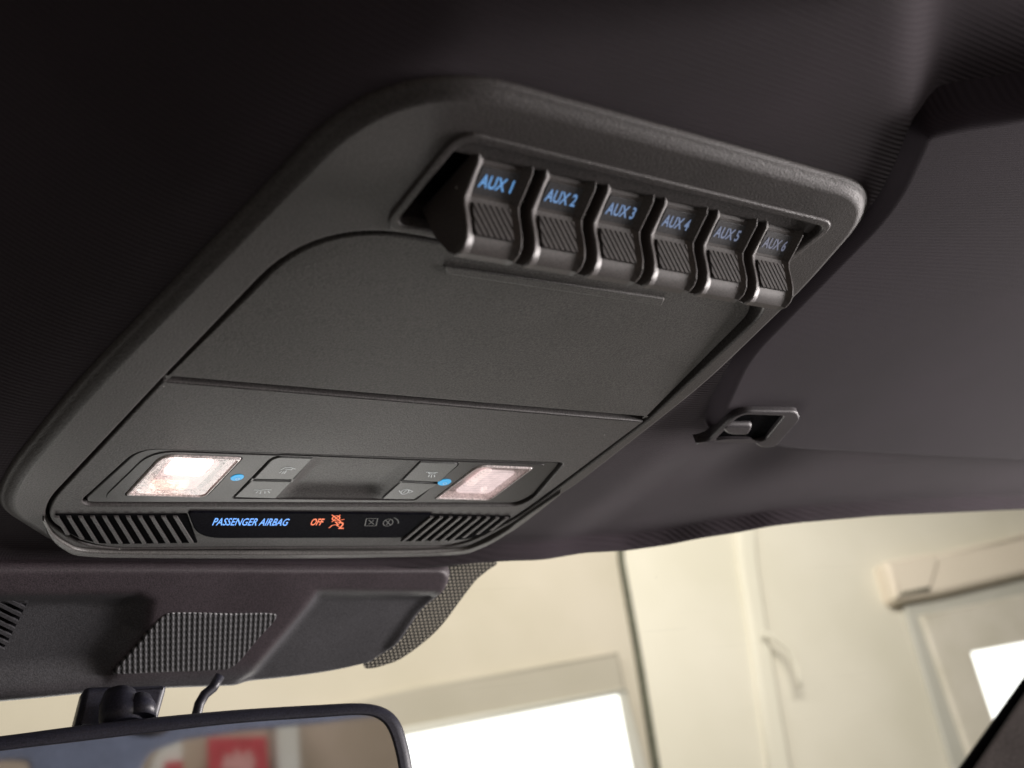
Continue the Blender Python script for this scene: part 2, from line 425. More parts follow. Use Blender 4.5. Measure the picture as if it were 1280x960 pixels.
# centre trough between the keys: a shallow scoop, deepest in the middle
bm = bmesh.new()
tl, tr, bl, br = [Vector(K(p)) for p in ((392, 572.5), (525, 578.5), (342, 626.5), (478, 627.5))]
nx, ny = 26, 14; G = []
for i in range(nx + 1):
    row = []
    for j in range(ny + 1):
        s, t = i / nx, j / ny
        q = (tl * (1 - s) + tr * s) * (1 - t) + (bl * (1 - s) + br * s) * t
        dep = 0.0034 * smooth(min(s, 1 - s) / 0.16) * smooth((1 - t) / 0.30) * (1 - 0.55 * smooth((0.85 - t) / 0.85)) 
        row.append(bm.verts.new(CEIL.w(q.x, q.y, -0.0012 - dep)))
    G.append(row)
for i in range(nx):
    for j in range(ny):
        f = bm.faces.new((G[i][j], G[i][j + 1], G[i + 1][j + 1], G[i + 1][j])); f.smooth = True
unparent_offset(new_obj('finger_trough', bm, M['panel']), con)

# keys
def key(px, rad, cap='switch_key', mat='switch', h=-0.0006):
    return slab(cap, CEIL, offset(rpoly(KL(px), rad, 6), 0.00025), h, -0.0055, 0.0006, M[mat], con)
kA = key([(343, 572.5), (392.7, 574), (367, 601.5), (315.5, 600.7)], [0.005, 0.0006, 0.0003, 0.0003])
kB = key([(314.5, 602), (366, 603), (345, 625), (292, 623.5)], [0.0003, 0.0003, 0.001, 0.001])
kC = key([(526, 578.5), (576, 580.5), (550, 604.3), (502, 602)], [0.0006, 0.004, 0.0003, 0.0003])
kD = key([(501, 603.5), (549, 605.7), (518, 626), (477, 625.5)], [0.0003, 0.0003, 0.001, 0.001])
H1 = -0.0006
def icon(parent, lines, w=0.00055, mat='white_ink', h=H1, name='symbol'):
    L_ = [KL(l, h) for l in lines]
    return ribbon(name, CEIL, L_, w, h, M[mat], parent)
def circle(cx, cy, rx, ry, n=14, a0=0, a1=360, sk=0.0):
    out = []
    for k in range(n + 1):
        a = math.radians(a0 + (a1 - a0) * k / n); x, y = rx * math.cos(a), ry * math.sin(a)
        out.append((cx + x - sk * y, cy + y))
    return out
icon(kA, [[(351, 587), (357, 584), (363, 584), (369, 586)], [(352, 589), (349, 591)], [(355, 589), (352, 592)], [(358, 588), (355, 592)], [(357, 586), (364, 587), (366, 585)]])
icon(kB, [[(318, 612), (325, 612.5), (333, 611.5), (339, 612)], [(322, 614), (320, 616)], [(326, 614), (325, 617)], [(331, 614), (331, 616.5)], [(335, 613.5), (337, 616)]])
icon(kC, [[(533, 590), (547, 590.5)], [(535, 590), (537, 592), (543, 592), (545, 590.5)], [(536.5, 593.5), (535.5, 596)], [(539.5, 593.5), (539, 596.5)], [(543, 593.5), (543, 596)]])
icon(kD, [circle(506, 614.5, 4.6, 3.0, sk=0.6), [(499, 613), (500, 615)], [(511, 612), (516, 614), (511, 616)], [(504, 616), (508, 612.5)]])
# status lights
for cx, cy in ((296.8, 598.6), (556, 604.3)):
    l = slab('status_light', CEIL, rpoly(KL(circle(cx, cy, 8.0, 3.9, 16, sk=0.75)[:-1]), 0), -0.0005, -0.003, 0.0002, M['cyan'], con)
    icon(l, [circle(cx, cy, 2.2, 1.3, 8, sk=0.5)], 0.0003, 'white_ink', -0.0004)

# map lamps
def lens_mat(name, tint, rough=0.12):
    m, N, L, B = nodes(name)
    N.remove(B); out = N['Material Output']
    tr = N.new('ShaderNodeBsdfTransparent'); tr.inputs[0].default_value = (*tint, 1)
    gl = N.new('ShaderNodeBsdfGlossy'); gl.inputs['Roughness'].default_value = rough
    df = N.new('ShaderNodeBsdfDiffuse'); df.inputs[0].default_value = (0.80, 0.72, 0.72, 1)
    no = N.new('ShaderNodeTexNoise'); no.inputs['Scale'].default_value = 420; tc = N.new('ShaderNodeTexCoord'); L.new(tc.outputs['Object'], no.inputs[0])
    bp = N.new('ShaderNodeBump'); bp.inputs['Strength'].default_value = 0.35; bp.inputs['Distance'].default_value = 0.0003
    L.new(no.outputs['Fac'], bp.inputs['Height']); L.new(bp.outputs[0], gl.inputs['Normal']); L.new(bp.outputs[0], df.inputs['Normal'])
    a = N.new('ShaderNodeMixShader'); a.inputs[0].default_value = 0.26; L.new(tr.outputs[0], a.inputs[1]); L.new(df.outputs[0], a.inputs[2])
    b = N.new('ShaderNodeMixShader'); b.inputs[0].default_value = 0.14; L.new(a.outputs[0], b.inputs[1]); L.new(gl.outputs[0], b.inputs[2])
    L.new(b.outputs[0], out.inputs[0]); return m
M['lens'] = lens_mat('map_lamp_lens', (0.95, 0.9, 0.9))
M['lens_rim'] = plastic('map_lamp_clear_rim', (0.78, 0.70, 0.69), 0.2, 900, 0.1, 0.0001, spec=0.8)
M['reflector'] = plastic('lamp_reflector', (0.55, 0.46, 0.46), 0.35, 700, 0.4, 0.0003)
def refl_mat(name, col, s):
    m, N, L, B = nodes(name)
    tc = N.new('ShaderNodeTexCoord'); no = N.new('ShaderNodeTexNoise'); no.inputs['Scale'].default_value = 260; no.inputs['Detail'].default_value = 3
    L.new(tc.outputs['Object'], no.inputs[0])
    mr = N.new('ShaderNodeMapRange'); mr.inputs[1].default_value = 0.35; mr.inputs[2].default_value = 0.65; mr.inputs[3].default_value = s * 0.9; mr.inputs[4].default_value = s * 1.1
    wv = N.new('ShaderNodeTexWave'); wv.inputs['Scale'].default_value = 130; wv.inputs['Distortion'].default_value = 1.0; wv.bands_direction = 'Y'; L.new(tc.outputs['Object'], wv.inputs[0])
    ad = N.new('ShaderNodeMath'); ad.operation = 'MULTIPLY_ADD'; ad.inputs[1].default_value = 0.35; L.new(wv.outputs['Fac'], ad.inputs[0]); L.new(no.outputs['Fac'], ad.inputs[2])
    mr.inputs[3].default_value = s * 0.65; mr.inputs[4].default_value = s * 1.15; mr.inputs[2].default_value = 0.9
    L.new(ad.outputs[0], mr.inputs[0]); B.inputs['Base Color'].default_value = (0.6, 0.5, 0.5, 1)
    B.inputs['Emission Color'].default_value = (*col, 1); L.new(mr.outputs[0], B.inputs['Emission Strength'])
    return m
M['bulb_hot'] = refl_mat('lit_lamp_white', (1.0, 0.86, 0.80), 2.8)
M['bulb_warm'] = refl_mat('lit_lamp_warm', (1.0, 0.66, 0.48), 1.05)
M['bulb_pink'] = refl_mat('lit_lamp_pink', (0.95, 0.55, 0.52), 0.42)
M['bulb_dim'] = refl_mat('dim_lamp_pink', (1.0, 0.86, 0.85), 1.0)
M['bulb_dim_white'] = refl_mat('dim_lamp_white', (1.0, 0.86, 0.82), 1.2)
def map_lamp(lens, label, patches):
    r = slab('map_lamp', CEIL, offset(lens, 0.0003), -0.0052, -0.0066, 0.0004, M['reflector'], con); tag(r, label)
    rim = slab('lens_rim', CEIL, offset(lens, 0.00025), -0.0002, -0.0050, 0.0007, M['lens_rim'], con, holes=[offset(lens, 0.0016)], hbevel=0.0006, hdepth=-0.0050)
    gl = slab('lens', CEIL, offset(lens, 0.0017), -0.0007, -0.0012, 0.0003, M['lens'], con)
    for o in (rim, gl): o.parent = r; o.matrix_parent_inverse = Matrix()
    for nm, px, mt, h in patches:
        q = slab(nm, CEIL, rpoly(KL(px, h), 0.0022, 5), h, h - 0.0012, 0.0006, M[mt], con); q.parent = r; q.matrix_parent_inverse = Matrix()
map_lamp(lensL, 'glowing left map lamp', [('bulb_reflector', [(212, 577), (276, 579), (240, 616), (183, 614)], 'bulb_pink', -0.0040),
    ('bulb', [(217, 575), (269, 577), (252, 596), (204, 593)], 'bulb_hot', -0.0028), ('bulb_glow', [(192, 602), (238, 603), (232, 613), (185, 612)], 'bulb_warm', -0.0028)])
map_lamp(lensR, 'dimmer right map lamp', [('bulb_reflector', [(603, 589), (645, 591), (611, 619), (569, 616)], 'bulb_dim', -0.0040),
    ('bulb', [(607, 588), (617, 588.5), (590, 609), (582, 607)], 'bulb_dim_white', -0.0028), ('bulb_glow', [(603, 611), (610, 611), (607, 618), (602, 617)], 'bulb_dim_white', -0.0028)])
pt = bpy.data.lights.new('map_lamp_glow', 'POINT'); pt.energy = 0.0012; pt.color = (1.0, 0.72, 0.66); pt.shadow_soft_size = 0.004
po_ = bpy.data.objects.new('map_lamp_glow', pt); C.objects.link(po_); po_.location = CEIL.w(*K((235, 592)), 0.006)

# indicator strip (glossy black) with lettering
ip = rpoly(KL([(234, 638.5), (540, 641), (503, 671), (262, 671.5), (244, 664)]), [0.003, 0.001, 0.004, 0.008, 0.010], 8)
ind = slab('indicator_panel', CEIL, ip, 0.0008, -0.002, 0.0008, M['gloss'], con)
HI = 0.00085
def wq(x0, y0, x1, y1, slant=0.0, h=HI):     # pixel box -> world quad lower-left, right, up on the console face
    ll = K((x0, y1), h); lr = K((x1, y1 + (0.4 if x1 - x0 > 60 else 0)), h); ul = K((x0 + slant, y0), h)
    o = CEIL.w(*ll, h); return (o, CEIL.w(*lr, h) - o, CEIL.w(*ul, h) - o)
text_mesh('lettering', 'PASSENGER AIRBAG', wq(265, 647.5, 358, 656.8, 4), M['blue'], ind, 0.0, 0.012)
text_mesh('lettering', 'OFF', wq(387, 648.2, 402, 656.8, 4), M['orange'], ind, 0.0, 0.018)
text_mesh('lettering', '2', wq(422.5, 652.5, 429.5, 661, 1), M['orange'], ind, 0.0, 0.01)
icon(ind, [circle(420, 647.5, 4.6, 3.0, 12, sk=0.3), [(415, 643.5), (426, 652)], [(425, 643.5), (415, 652)], [(424, 650), (430, 649)], [(421, 652), (429, 653.5)], [(419, 652), (423, 656)],
           [(411.5, 659.5), (415, 656.5), (420, 655.5), (423.5, 658)]], 0.00065, 'orange', HI)
icon(ind, [[(458, 648), (472, 648), (470, 657), (456, 657), (458, 648)], [(461, 650), (467, 655)], [(467, 650), (461, 655)], circle(485, 653, 6, 4.5, 14, sk=0.3), [(482, 650), (488, 656)], [(487, 650), (483, 656)],
           circle(489, 653, 9, 6.5, 6, -70, 10)], 0.0005, 'grey_ink', HI)
M['speck'] = plastic('dust_speck', (0.6, 0.6, 0.58), 0.8)
# vents: black pocket and slanted bars
def vent(floor_px, rad, bars, label):
    fl = slab('vent_grille', CEIL, rpoly(KL(floor_px), rad, 8), 0.00035, -0.003, 0.0004, M['black'], con); tag(fl, label)
    bm = bmesh.new()
    for (t0, t1, b1, b0) in bars:
        pts = [Vector(K(p)) for p in (t0, t1, b1, b0)]
        lo = [bm.verts.new(CEIL.w(p.x, p.y, 0.0002)) for p in pts]
        cen = sum(pts, Vector((0, 0))) / 4
        hi = [bm.verts.new(CEIL.w(*(p + (q - p) * 0.10), 0.0014)) for p, q in zip(pts, (pts[1], pts[0], pts[3], pts[2]))]
        bm.faces.new(hi)
        for i in range(4): bm.faces.new((lo[i], lo[(i + 1) % 4], hi[(i + 1) % 4], hi[i]))
    bmesh.ops.recalc_face_normals(bm, faces=bm.faces)
    b = new_obj('slats', bm, M['panel']); unparent_offset(b, con); b.parent = fl; b.matrix_parent_inverse = Matrix()
    return fl
bars = []
for k in range(-5, 6):
    xt = 147 + 14.8 * k; tb, yb = 20.0, 676.5
    if k < -3: yb = 676.5 - 5.5 * (-3 - k); tb = 20 * (yb - 643.5) / 33
    bars.append(((xt - 5.2, 643.5), (xt + 0.6, 643.5), (xt + tb + 1.0, yb), (xt + tb - 4.8, yb)))
vent([(69, 642.5), (234, 642.5), (247, 678), (122, 680), (84, 667)], [0.001, 0.001, 0.001, 0.02, 0.012], bars, 'left vent with slats leaning right')
bars = []
for k in range(0, 9):
    xt = 541.7 + 11.7 * k; yb = 674.5
    if k > 5: yb = 674.5 - 4.5 * (k - 5)
    tb = -36 * (yb - 644) / 30
    bars.append(((xt - 4.6, 644 + 0.15 * k), (xt + 0.4, 644 + 0.15 * k), (xt + tb + 0.4, yb), (xt + tb - 4.6, yb)))
vent([(530, 642.5), (640, 645), (628, 655), (590, 674), (500, 676.5)], [0.001, 0.002, 0.008, 0.02, 0.001], bars, 'right vent with slats leaning left')
# raised bead along the console nose, paler colour for the light it catches
nu = spline(KL([(55, 645), (66, 664), (84, 678), (110, 686.5), (200, 689), (400, 689.5), (560, 686.5), (600, 678), (632, 661), (652, 646), (700, 613)]), 6)
nl = spline(KL([(700, 616), (655, 651), (634, 665), (601, 683), (560, 692), (400, 695.5), (200, 695), (106, 693), (78, 684), (61, 668), (53, 647)]), 6)
lp = nu + nl
if area2(lp) < 0: lp.reverse()
slab('nose_trim', CEIL, lp, 0.0016, -0.006, 0.0011, M['trim'], con, segs=5)

# ------------------------------------------------------------------ auxiliary toggle switches
PROF = [(-0.1525, 0.0035), (-0.1502, 0.0), (-0.1455, -0.0025), (-0.1392, -0.0058), (-0.1380, -0.0085), (-0.1372, -0.0125), (-0.1362, -0.0165), (-0.1345, -0.0195), (-0.1318, -0.0214), (-0.1290, -0.0220), (-0.1262, -0.0214)]
INS = [0.0024, 0.0024, 0.0025, 0.0020, 0.0016, 0.0017, 0.0017, 0.0015, 0.0010, 0.0005, 0.0001]
def dense(pr, ins, n=3):
    sp = []; si = []
    for i in range(len(pr) - 1):
        for k in range(n):
            t = k / n
            sp.append((pr[i][0] * (1 - t) + pr[i + 1][0] * t, pr[i][1] * (1 - t) + pr[i + 1][1] * t)); si.append(ins[i] * (1 - t) + ins[i + 1] * t)
    sp.append(pr[-1]); si.append(ins[-1]); return sp, si
def switch_body(w):
    bm = bmesh.new(); P, I = PROF, INS
    nrm = []
    for i in range(len(P)):
        a = Vector(P[max(0, i - 1)]); b = Vector(P[min(len(P) - 1, i + 1)]); d = (b - a).normalized()
        nrm.append(Vector((d.y, -d.x)) if Vector((d.y, -d.x)).dot(Vector((-0.5, -1))) > 0 else Vector((-d.y, d.x)))
    st = [(0.0, 0.0010), (0.00025, 0.0003), (0.0006, 0.0), (0.0011, 0.0), (0.00125, 0.0001), (0.0014, 0.00025), (0.0041, -1), (0.0043, None), (0.0046, None), (w - 0.0040, None), (w - 0.0037, None), (w - 0.0035, -1), (w - 0.0014, 0.00025), (w - 0.00125, 0.0001), (w - 0.0011, 0.0), (w - 0.0006, 0.0), (w - 0.00025, 0.0003), (w, 0.0010)]
    G = []
    for i, p in enumerate(P):
        row = []
        rnd = 0.0005 * smooth((i - 7) / 3.0)      # rounded lower corners
        for x, off in st:
            o = I[i] if off is None else (I[i] * 0.93 if off == -1 else min(off, I[i]) if 0.0012 < x < w - 0.0012 else off)
            if i >= 7 and (x < 0.0012 or x > w - 0.0012): o = max(o, rnd * (0.6 if 0.0003 < x < w - 0.0003 else 1.0))
            q = Vector(p) - nrm[i] * o
            row.append(bm.verts.new((x, q.x, q.y)))
        G.append(row)
    for i in range(len(G) - 1):
        for j in range(len(st) - 1):
            bm.faces.new((G[i][j], G[i][j + 1], G[i + 1][j + 1], G[i + 1][j]))
    back = [(-0.1240, -0.0180), (-0.1195, -0.0080), (-0.1170, 0.0050)]
    B = [[bm.verts.new((x, y, z)) for x in (0.0, w)] for (y, z) in back]
    last = G[-1]
    bm.faces.new([*last, B[0][1], B[0][0]])
    for k in range(2): bm.faces.new((B[k][0], B[k][1], B[k + 1][1], B[k + 1][0]))
    for side, j in ((0, 0), (1, len(st) - 1)):
        bm.faces.new([g[j] for g in G] + [b[side] for b in B])
    bm.faces.new([*G[0], B[-1][1], B[-1][0]])
    bmesh.ops.recalc_face_normals(bm, faces=bm.faces)
    return bm
WID = 0.0243
body_me = None
n_text = Vector((0, -0.0058 - 0, -0.011)).normalized()     # approximate outward normal of the lettered face
for k in range(6):
    x1 = -0.0539 + 0.0287 * k; x0 = x1 - WID
    if body_me is None:
        b = new_obj('aux_switch', switch_body(WID), M['aux'], None, angle=24); body_me = b.data
    else:
        b = bpy.data.objects.new('aux_switch', body_me); C.objects.link(b)
    b.location = (x0, 0, 0); b.parent = con
    tag(b, 'toggle switch marked AUX %d' % (k + 1))
    # pad that carries the writing, on the sunk upper face
    A = Vector(PROF[1]); Bp = Vector(PROF[3]); d = (Bp - A).normalized(); nn = Vector((d.y, -d.x))
    if nn.y > 0: nn = -nn
    base = A - nn * 0.0021
    PL = Plane((x0, base.x, base.y), (1, 0, 0), (0, nn.x, nn.y))    # local: b axis along the face
    sgn = 1 if PL.uy.dot(Vector((0, d.x, d.y))) > 0 else -1
    pad = slab('label_pad', PL, rpoly([(0.0044, sgn * 0.0018), (WID - 0.0038, sgn * 0.0018), (WID - 0.0038, sgn * 0.0116), (0.0044, sgn * 0.0116)], 0.0004, 3), 0.0001, -0.0004, 0.0002, M['auxpad'], con)
    pad.parent = b; pad.matrix_parent_inverse = Matrix.Translation((-x0, 0, 0))
    up = PL.uy * (-sgn)
    o0 = PL.w(0.0054, sgn * 0.0090, 0.00022)
    t = text_mesh('lettering', 'AUX %d' % (k + 1), (o0, PL.ux * (WID - 0.0104), up * 0.0048), M['aux_ink'][k], con, 0.0, 0.022)
    t.parent = b; t.matrix_parent_inverse = Matrix.Translation((-x0, 0, 0))
    # slanted grip ribs on the upright face
    A = Vector((-0.1390, -0.0068)); Bp = Vector((-0.1359, -0.0180)); d = (Bp - A).normalized(); nn = Vector((d.y, -d.x))
    if nn.x > 0: nn = -nn
    bm = bmesh.new(); L_ = (Bp - A).length
    q0, q1 = 0.0044, WID - 0.0038
    def clipx(poly, lim, keep_low):
        out = []
        for a_, b_ in zip(poly, poly[1:] + poly[:1]):
            ia = (a_[0] <= lim) == keep_low or a_[0] == lim; ib = (b_[0] <= lim) == keep_low or b_[0] == lim
            if ia: out.append(a_)
            if ia != ib:
                t_ = (lim - a_[0]) / (b_[0] - a_[0]); out.append((lim, a_[1] + (b_[1] - a_[1]) * t_))
        return out
    for i in range(-4, 9):
        xa = q0 + i * 0.0025; slope = 0.0060
        pl = clipx(clipx([(xa, 0.0), (xa + 0.00165, 0.0), (xa + 0.00165 + slope, L_), (xa + slope, L_)], q1, True), q0, False) if True else []
        if len(pl) < 3 or abs(area2(pl)) < 1e-6: continue
        f_ = []; g_ = []
        for (xx, yy) in pl:
            c = A + d * yy
            f_.append(bm.verts.new((x0 + xx, *(c - nn * 0.00085)))); g_.append(bm.verts.new((x0 + xx, *(c - nn * 0.0019))))
        bm.faces.new(f_); n_ = len(f_)
        for q in range(n_): bm.faces.new((f_[q], f_[(q + 1) % n_], g_[(q + 1) % n_], g_[q]))
    bmesh.ops.recalc_face_normals(bm, faces=bm.faces)
    fm = bmesh.new()
    fm.faces.new([fm.verts.new((x0 + xx, *(A + d * yy - nn * 0.00130))) for xx, yy in ((q0, -0.0001), (q1, -0.0001), (q1, L_ + 0.0001), (q0, L_ + 0.0001))])
    gp = new_obj('grip_floor', fm, M['rib']); gp.parent = b; gp.matrix_parent_inverse = Matrix.Translation((-x0, 0, 0))
    r = new_obj('grip_ribs', bm, M['aux']); r.parent = b; r.matrix_parent_inverse = Matrix.Translation((-x0, 0, 0))
# raised rim round the switch bay and its inner sill
rim_o = rpoly([(-0.0935, 0.1625), (0.0975, 0.1625), (0.0975, 0.1145), (-0.0925, 0.1095)], 0.0095, 8)
slab('bay_rim', CEIL, rim_o, 0.0011, -0.0004, 0.0010, M['frame'], con, holes=[offset(rim_o, 0.0038)], hbevel=0.0009, hdepth=-0.004)
slab('bay_sill', CEIL, rpoly([(-0.089, 0.1605), (0.094, 0.1605), (0.094, 0.1500), (-0.089, 0.1500)], 0.001, 3), -0.0022, -0.006, 0.0005, M['frame'], con)

# ------------------------------------------------------------------ sun visor and its clip
vz = -0.001
V = [c2(p, vz) for p in ((985, 566), (1280, 580), (1700, 585))]
vis_px = [V[0], V[1], (0.95, 0.03), (0.95, -0.56), c2((1500, 95), vz), c2((1280, 140), vz), c2((1200, 152), vz), c2((1148, 166), vz), (0.112, -0.175), (0.14, -0.06), (0.19, 0.018)]
VP = Plane((0, 0, 0), (1, 0, 0), (0, 0, -1))
vis = slab('sun_visor', VP, rpoly([(x, -y) for x, y in vis_px], [0.004, 0.005, 0.03, 0.03, 0.02, 0.01, 0.01, 0.012, 0.02, 0.02, 0.02], 8), 0.0008, -0.020, 0.0075, M['visor'], None, segs=7)
tag(vis, 'passenger sun visor in purplish black cloth folded flat against the ceiling', 'sun visor')
M['clip'] = plastic('visor_clip_plastic', (0.046, 0.040, 0.046), 0.5, 1200, 0.2, 0.0001, spec=0.4)
clip = empty('visor_clip', (0.23, 0.0, 0.0), 'black plastic visor clip recessed in the ceiling at the visor corner', 'visor clip')
co = rpoly(KL([(866, 553), (884, 549), (921, 512), (996, 513), (1000, 522), (968, 558), (950, 558), (938, 548), (905, 548)], 0.003), [0.003, 0.004, 0.012, 0.004, 0.004, 0.006, 0.004, 0.004, 0.006], 6)
ch = rpoly(KL([(892, 549), (925, 516), (980, 518), (955, 549), (940, 551)], 0.003), [0.002, 0.007, 0.003, 0.004, 0.003], 6)
slab('clip_bezel', CEIL, co, 0.0042, -0.0015, 0.0014, M['clip'], clip, holes=[ch], hbevel=0.0010, hdepth=0.0018)
slab('clip_pocket', CEIL, offset(ch, -0.001), 0.0016, -0.001, 0.0003, M['black'], clip)
pg = rpoly(KL([(902, 540), (910, 535), (943, 535), (941, 542), (936, 548), (912, 548)], 0.006), [0.003, 0.003, 0.003, 0.002, 0.004, 0.005], 6)
slab('clip_peg', CEIL, pg, 0.0045, 0.0, 0.0024, M['clip'], clip)

# ------------------------------------------------------------------ forward camera cover under the windscreen
cover = empty('camera_cover', (0.0, 0.22, -0.02), 'black plastic camera cover against the windscreen under the overhead console', 'camera cover')
def KC(px, h=0.0): return COVER.ab(px, h)
top = spline([KC(p) for p in ((-260, 700), (0, 701), (200, 702), (400, 704), (558, 705))], 14)
bot = spline([KC(p) for p in ((-260, 900), (0, 880), (145, 866), (300, 858), (400, 846), (462, 832))], 14)
rgt = spline([KC(p) for p in ((558, 705), (566, 716), (556, 738), (530, 764), (500, 805), (462, 832))], 10)
def samp(poly, t):
    L = [0]
    for i in range(len(poly) - 1): L.append(L[-1] + math.dist(poly[i], poly[i + 1]))
    d = t * L[-1]
    for i in range(len(poly) - 1):
        if L[i + 1] >= d:
            u = (d - L[i]) / max(1e-9, L[i + 1] - L[i]); return Vector(poly[i]) * (1 - u) + Vector(poly[i + 1]) * u
    return Vector(poly[-1])
lobeR = [KC(p) for p in ((392, 731), (540, 733), (552, 740), (528, 768), (500, 806), (480, 850), (300, 880), (292, 845), (310, 832), (352, 782), (378, 750))]
lobeL = [KC(p) for p in ((-300, 735), (168, 733), (186, 742), (180, 785), (150, 815), (136, 838), (128, 845), (0, 858), (-300, 885))]
def cover_h(a, b):
    dR = seg_dist((a, b), lobeR); dL = seg_dist((a, b), lobeL)
    return 0.006 - 0.0065 * smooth((0.003 - dR) / 0.015) - 0.0085 * smooth((0.003 - dL) / 0.018)
bm = bmesh.new(); nx, ny = 150, 64; G = []
lft = [Vector(top[0]), Vector(bot[0])]
for i in range(nx + 1):
    s = i / nx; row = []
    for j in range(ny + 1):
        t = j / ny
        T, Bq, R_ = samp(top, s), samp(bot, s), samp(rgt, t); Lq = lft[0] * (1 - t) + lft[1] * t
        c00, c10, c01, c11 = Vector(top[0]), Vector(top[-1]), Vector(bot[0]), Vector(bot[-1])
        q = T * (1 - t) + Bq * t + Lq * (1 - s) + R_ * s - (c00 * (1 - s) * (1 - t) + c10 * s * (1 - t) + c01 * (1 - s) * t + c11 * s * t)
        row.append(q)
    G.append(row)
VV = []
for i in range(nx + 1):
    row = []
    for j in range(ny + 1):
        q = G[i][j]
        e = min((Vector(q) - G[i][ny]).length, (Vector(q) - G[nx][j]).length)
        et = (Vector(q) - G[i][0]).length
        r = 0.007; drop = 0.0 if e > r else (r - math.sqrt(max(0, r * r - (r - e) ** 2)))
        r2 = 0.004; drop2 = 0.0 if et > r2 else (r2 - math.sqrt(max(0, r2 * r2 - (r2 - et) ** 2)))
        row.append(bm.verts.new(COVER.w(q.x, q.y, cover_h(q.x, q.y) * smooth(e / 0.01 + 0.1) - drop - drop2)))
    VV.append(row)
for i in range(nx):
    for j in range(ny):
        f = bm.faces.new((VV[i][j], VV[i][j + 1], VV[i + 1][j + 1], VV[i + 1][j])); f.smooth = True
# skirt back to the glass
for seq in ([VV[i][ny] for i in range(nx + 1)], [VV[nx][j] for j in range(ny + 1)], [VV[i][0] for i in range(nx + 1)]):
    prev = None
    for v in seq:
        nv = bm.verts.new(v.co - COVER.n * 0.006)
        if prev: bm.faces.new((prev[0], v, nv, prev[1]))
        prev = (v, nv)
bmesh.ops.recalc_face_normals(bm, faces=bm.faces)
uvs(bm, COVER)
fl_ = bm.verts.layers.float.new('felt')
for v in bm.verts:
    c_ = v.co - COVER.o; v[fl_] = smooth((cover_h(c_.dot(COVER.ux), c_.dot(COVER.uy)) - 0.003) / 0.003) * smooth((c_.dot(COVER.uy) - KC((250, 850))[1]) / 0.02)
M['felt'] = plastic('cover_plastic_and_felt', (0.058, 0.057, 0.063), 0.55, 1300, 0.5, 0.0003, spec=0.4)
def felt_mix(m):
    N, L = m.node_tree.nodes, m.node_tree.links
    mx = [n for n in N if n.type == 'MIX'][0]
    at = N.new('ShaderNodeAttribute'); at.attribute_name = 'felt'
    m2 = N.new('ShaderNodeMix'); m2.data_type = 'RGBA'; L.new(at.outputs['Fac'], m2.inputs[0])
    m2.inputs['A'].default_value = (0.072, 0.071, 0.078, 1); m2.inputs['B'].default_value = (0.060, 0.047, 0.055, 1)
    L.new(m2.outputs['Result'], mx.inputs['A'])
felt_mix(M['felt'])
shell = new_obj('cover_shell', bm, M['felt']); unparent_offset(shell, cover)
# woven speaker mesh
def mesh_mat(name, sx, sy, skew, c0, c1):
    m, N, L, B = nodes(name)
    uv = N.new('ShaderNodeUVMap'); sp = N.new('ShaderNodeSeparateXYZ'); L.new(uv.outputs[0], sp.inputs[0])
    def mth(op, a, b=None):
        n = N.new('ShaderNodeMath'); n.operation = op
        for i, v in enumerate((a, b)):
            if v is None: continue
            if isinstance(v, (int, float)): n.inputs[i].default_value = v
            else: L.new(v, n.inputs[i])
        return n.outputs[0]
    x = mth('ADD', sp.outputs[0], mth('MULTIPLY', sp.outputs[1], skew))
    sX = mth('SINE', mth('MULTIPLY', x, 2 * math.pi / sx)); sY = mth('SINE', mth('MULTIPLY', sp.outputs[1], 2 * math.pi / sy))
    hgt = mth('ADD', mth('MULTIPLY', sX, 0.35), mth('MULTIPLY', mth('ABSOLUTE', sX), mth('MULTIPLY', sY, 0.25)))
    hh = mth('ADD', hgt, 0.5)
    bp = N.new('ShaderNodeBump'); bp.inputs['Strength'].default_value = 0.9; bp.inputs['Distance'].default_value = 0.0008
    L.new(hh, bp.inputs['Height']); L.new(bp.outputs[0], B.inputs['Normal'])
    cr = N.new('ShaderNodeValToRGB'); cr.color_ramp.elements[0].color = (*c0, 1); cr.color_ramp.elements[1].color = (*c1, 1)
    cr.color_ramp.elements[0].position = 0.25; cr.color_ramp.elements[1].position = 0.7
    L.new(hh, cr.inputs[0]); L.new(cr.outputs[0], B.inputs['Base Color']); B.inputs['Roughness'].default_value = 0.4
    return m
M['mesh'] = mesh_mat('woven_speaker_mesh', 0.0030, 0.0040, 0.25, (0.008, 0.008, 0.009), (0.17, 0.17, 0.18))
sm = spline([KC(p, 0.0065) for p in ((203, 771), (228, 766), (290, 767), (338, 767), (345, 774), (322, 800), (294, 832), (270, 838), (200, 841), (150, 843), (143, 839), (172, 806))], 5, True)
slab('speaker_mesh', COVER, sm, 0.0066, 0.003, 0.0008, M['mesh'], cover)
# ribbed vent at the left end of the cover
gl_bars = []
fl = slab('side_vent', COVER, rpoly([KC(p, -0.001) for p in ((-120, 741), (40, 741), (30, 765), (6, 812), (-120, 830))], 0.003, 5), -0.0015, -0.006, 0.0006, M['black'], cover)
bm = bmesh.new()
for k in range(-9, 8):
    y = 746 + 11 * k
    p = [Vector(KC(q, -0.001)) for q in ((-10 - 5, y - 12), (52, y + 22), (52, y + 26), (-15, y - 7))]
    def clipx(v): return v
    lo = [bm.verts.new(COVER.w(q.x, q.y, -0.0015)) for q in p]; hi = [bm.verts.new(COVER.w(q.x, q.y, 0.0003)) for q in p]
    xs_ = [752 - 0]
    if not (-9 < k < 7): 
        for v in lo + hi: bm.verts.remove(v)
        continue
    # keep only bars that stay inside the pocket
    bm.faces.new(hi)
    for i in range(4): bm.faces.new((lo[i], lo[(i + 1) % 4], hi[(i + 1) % 4], hi[i]))
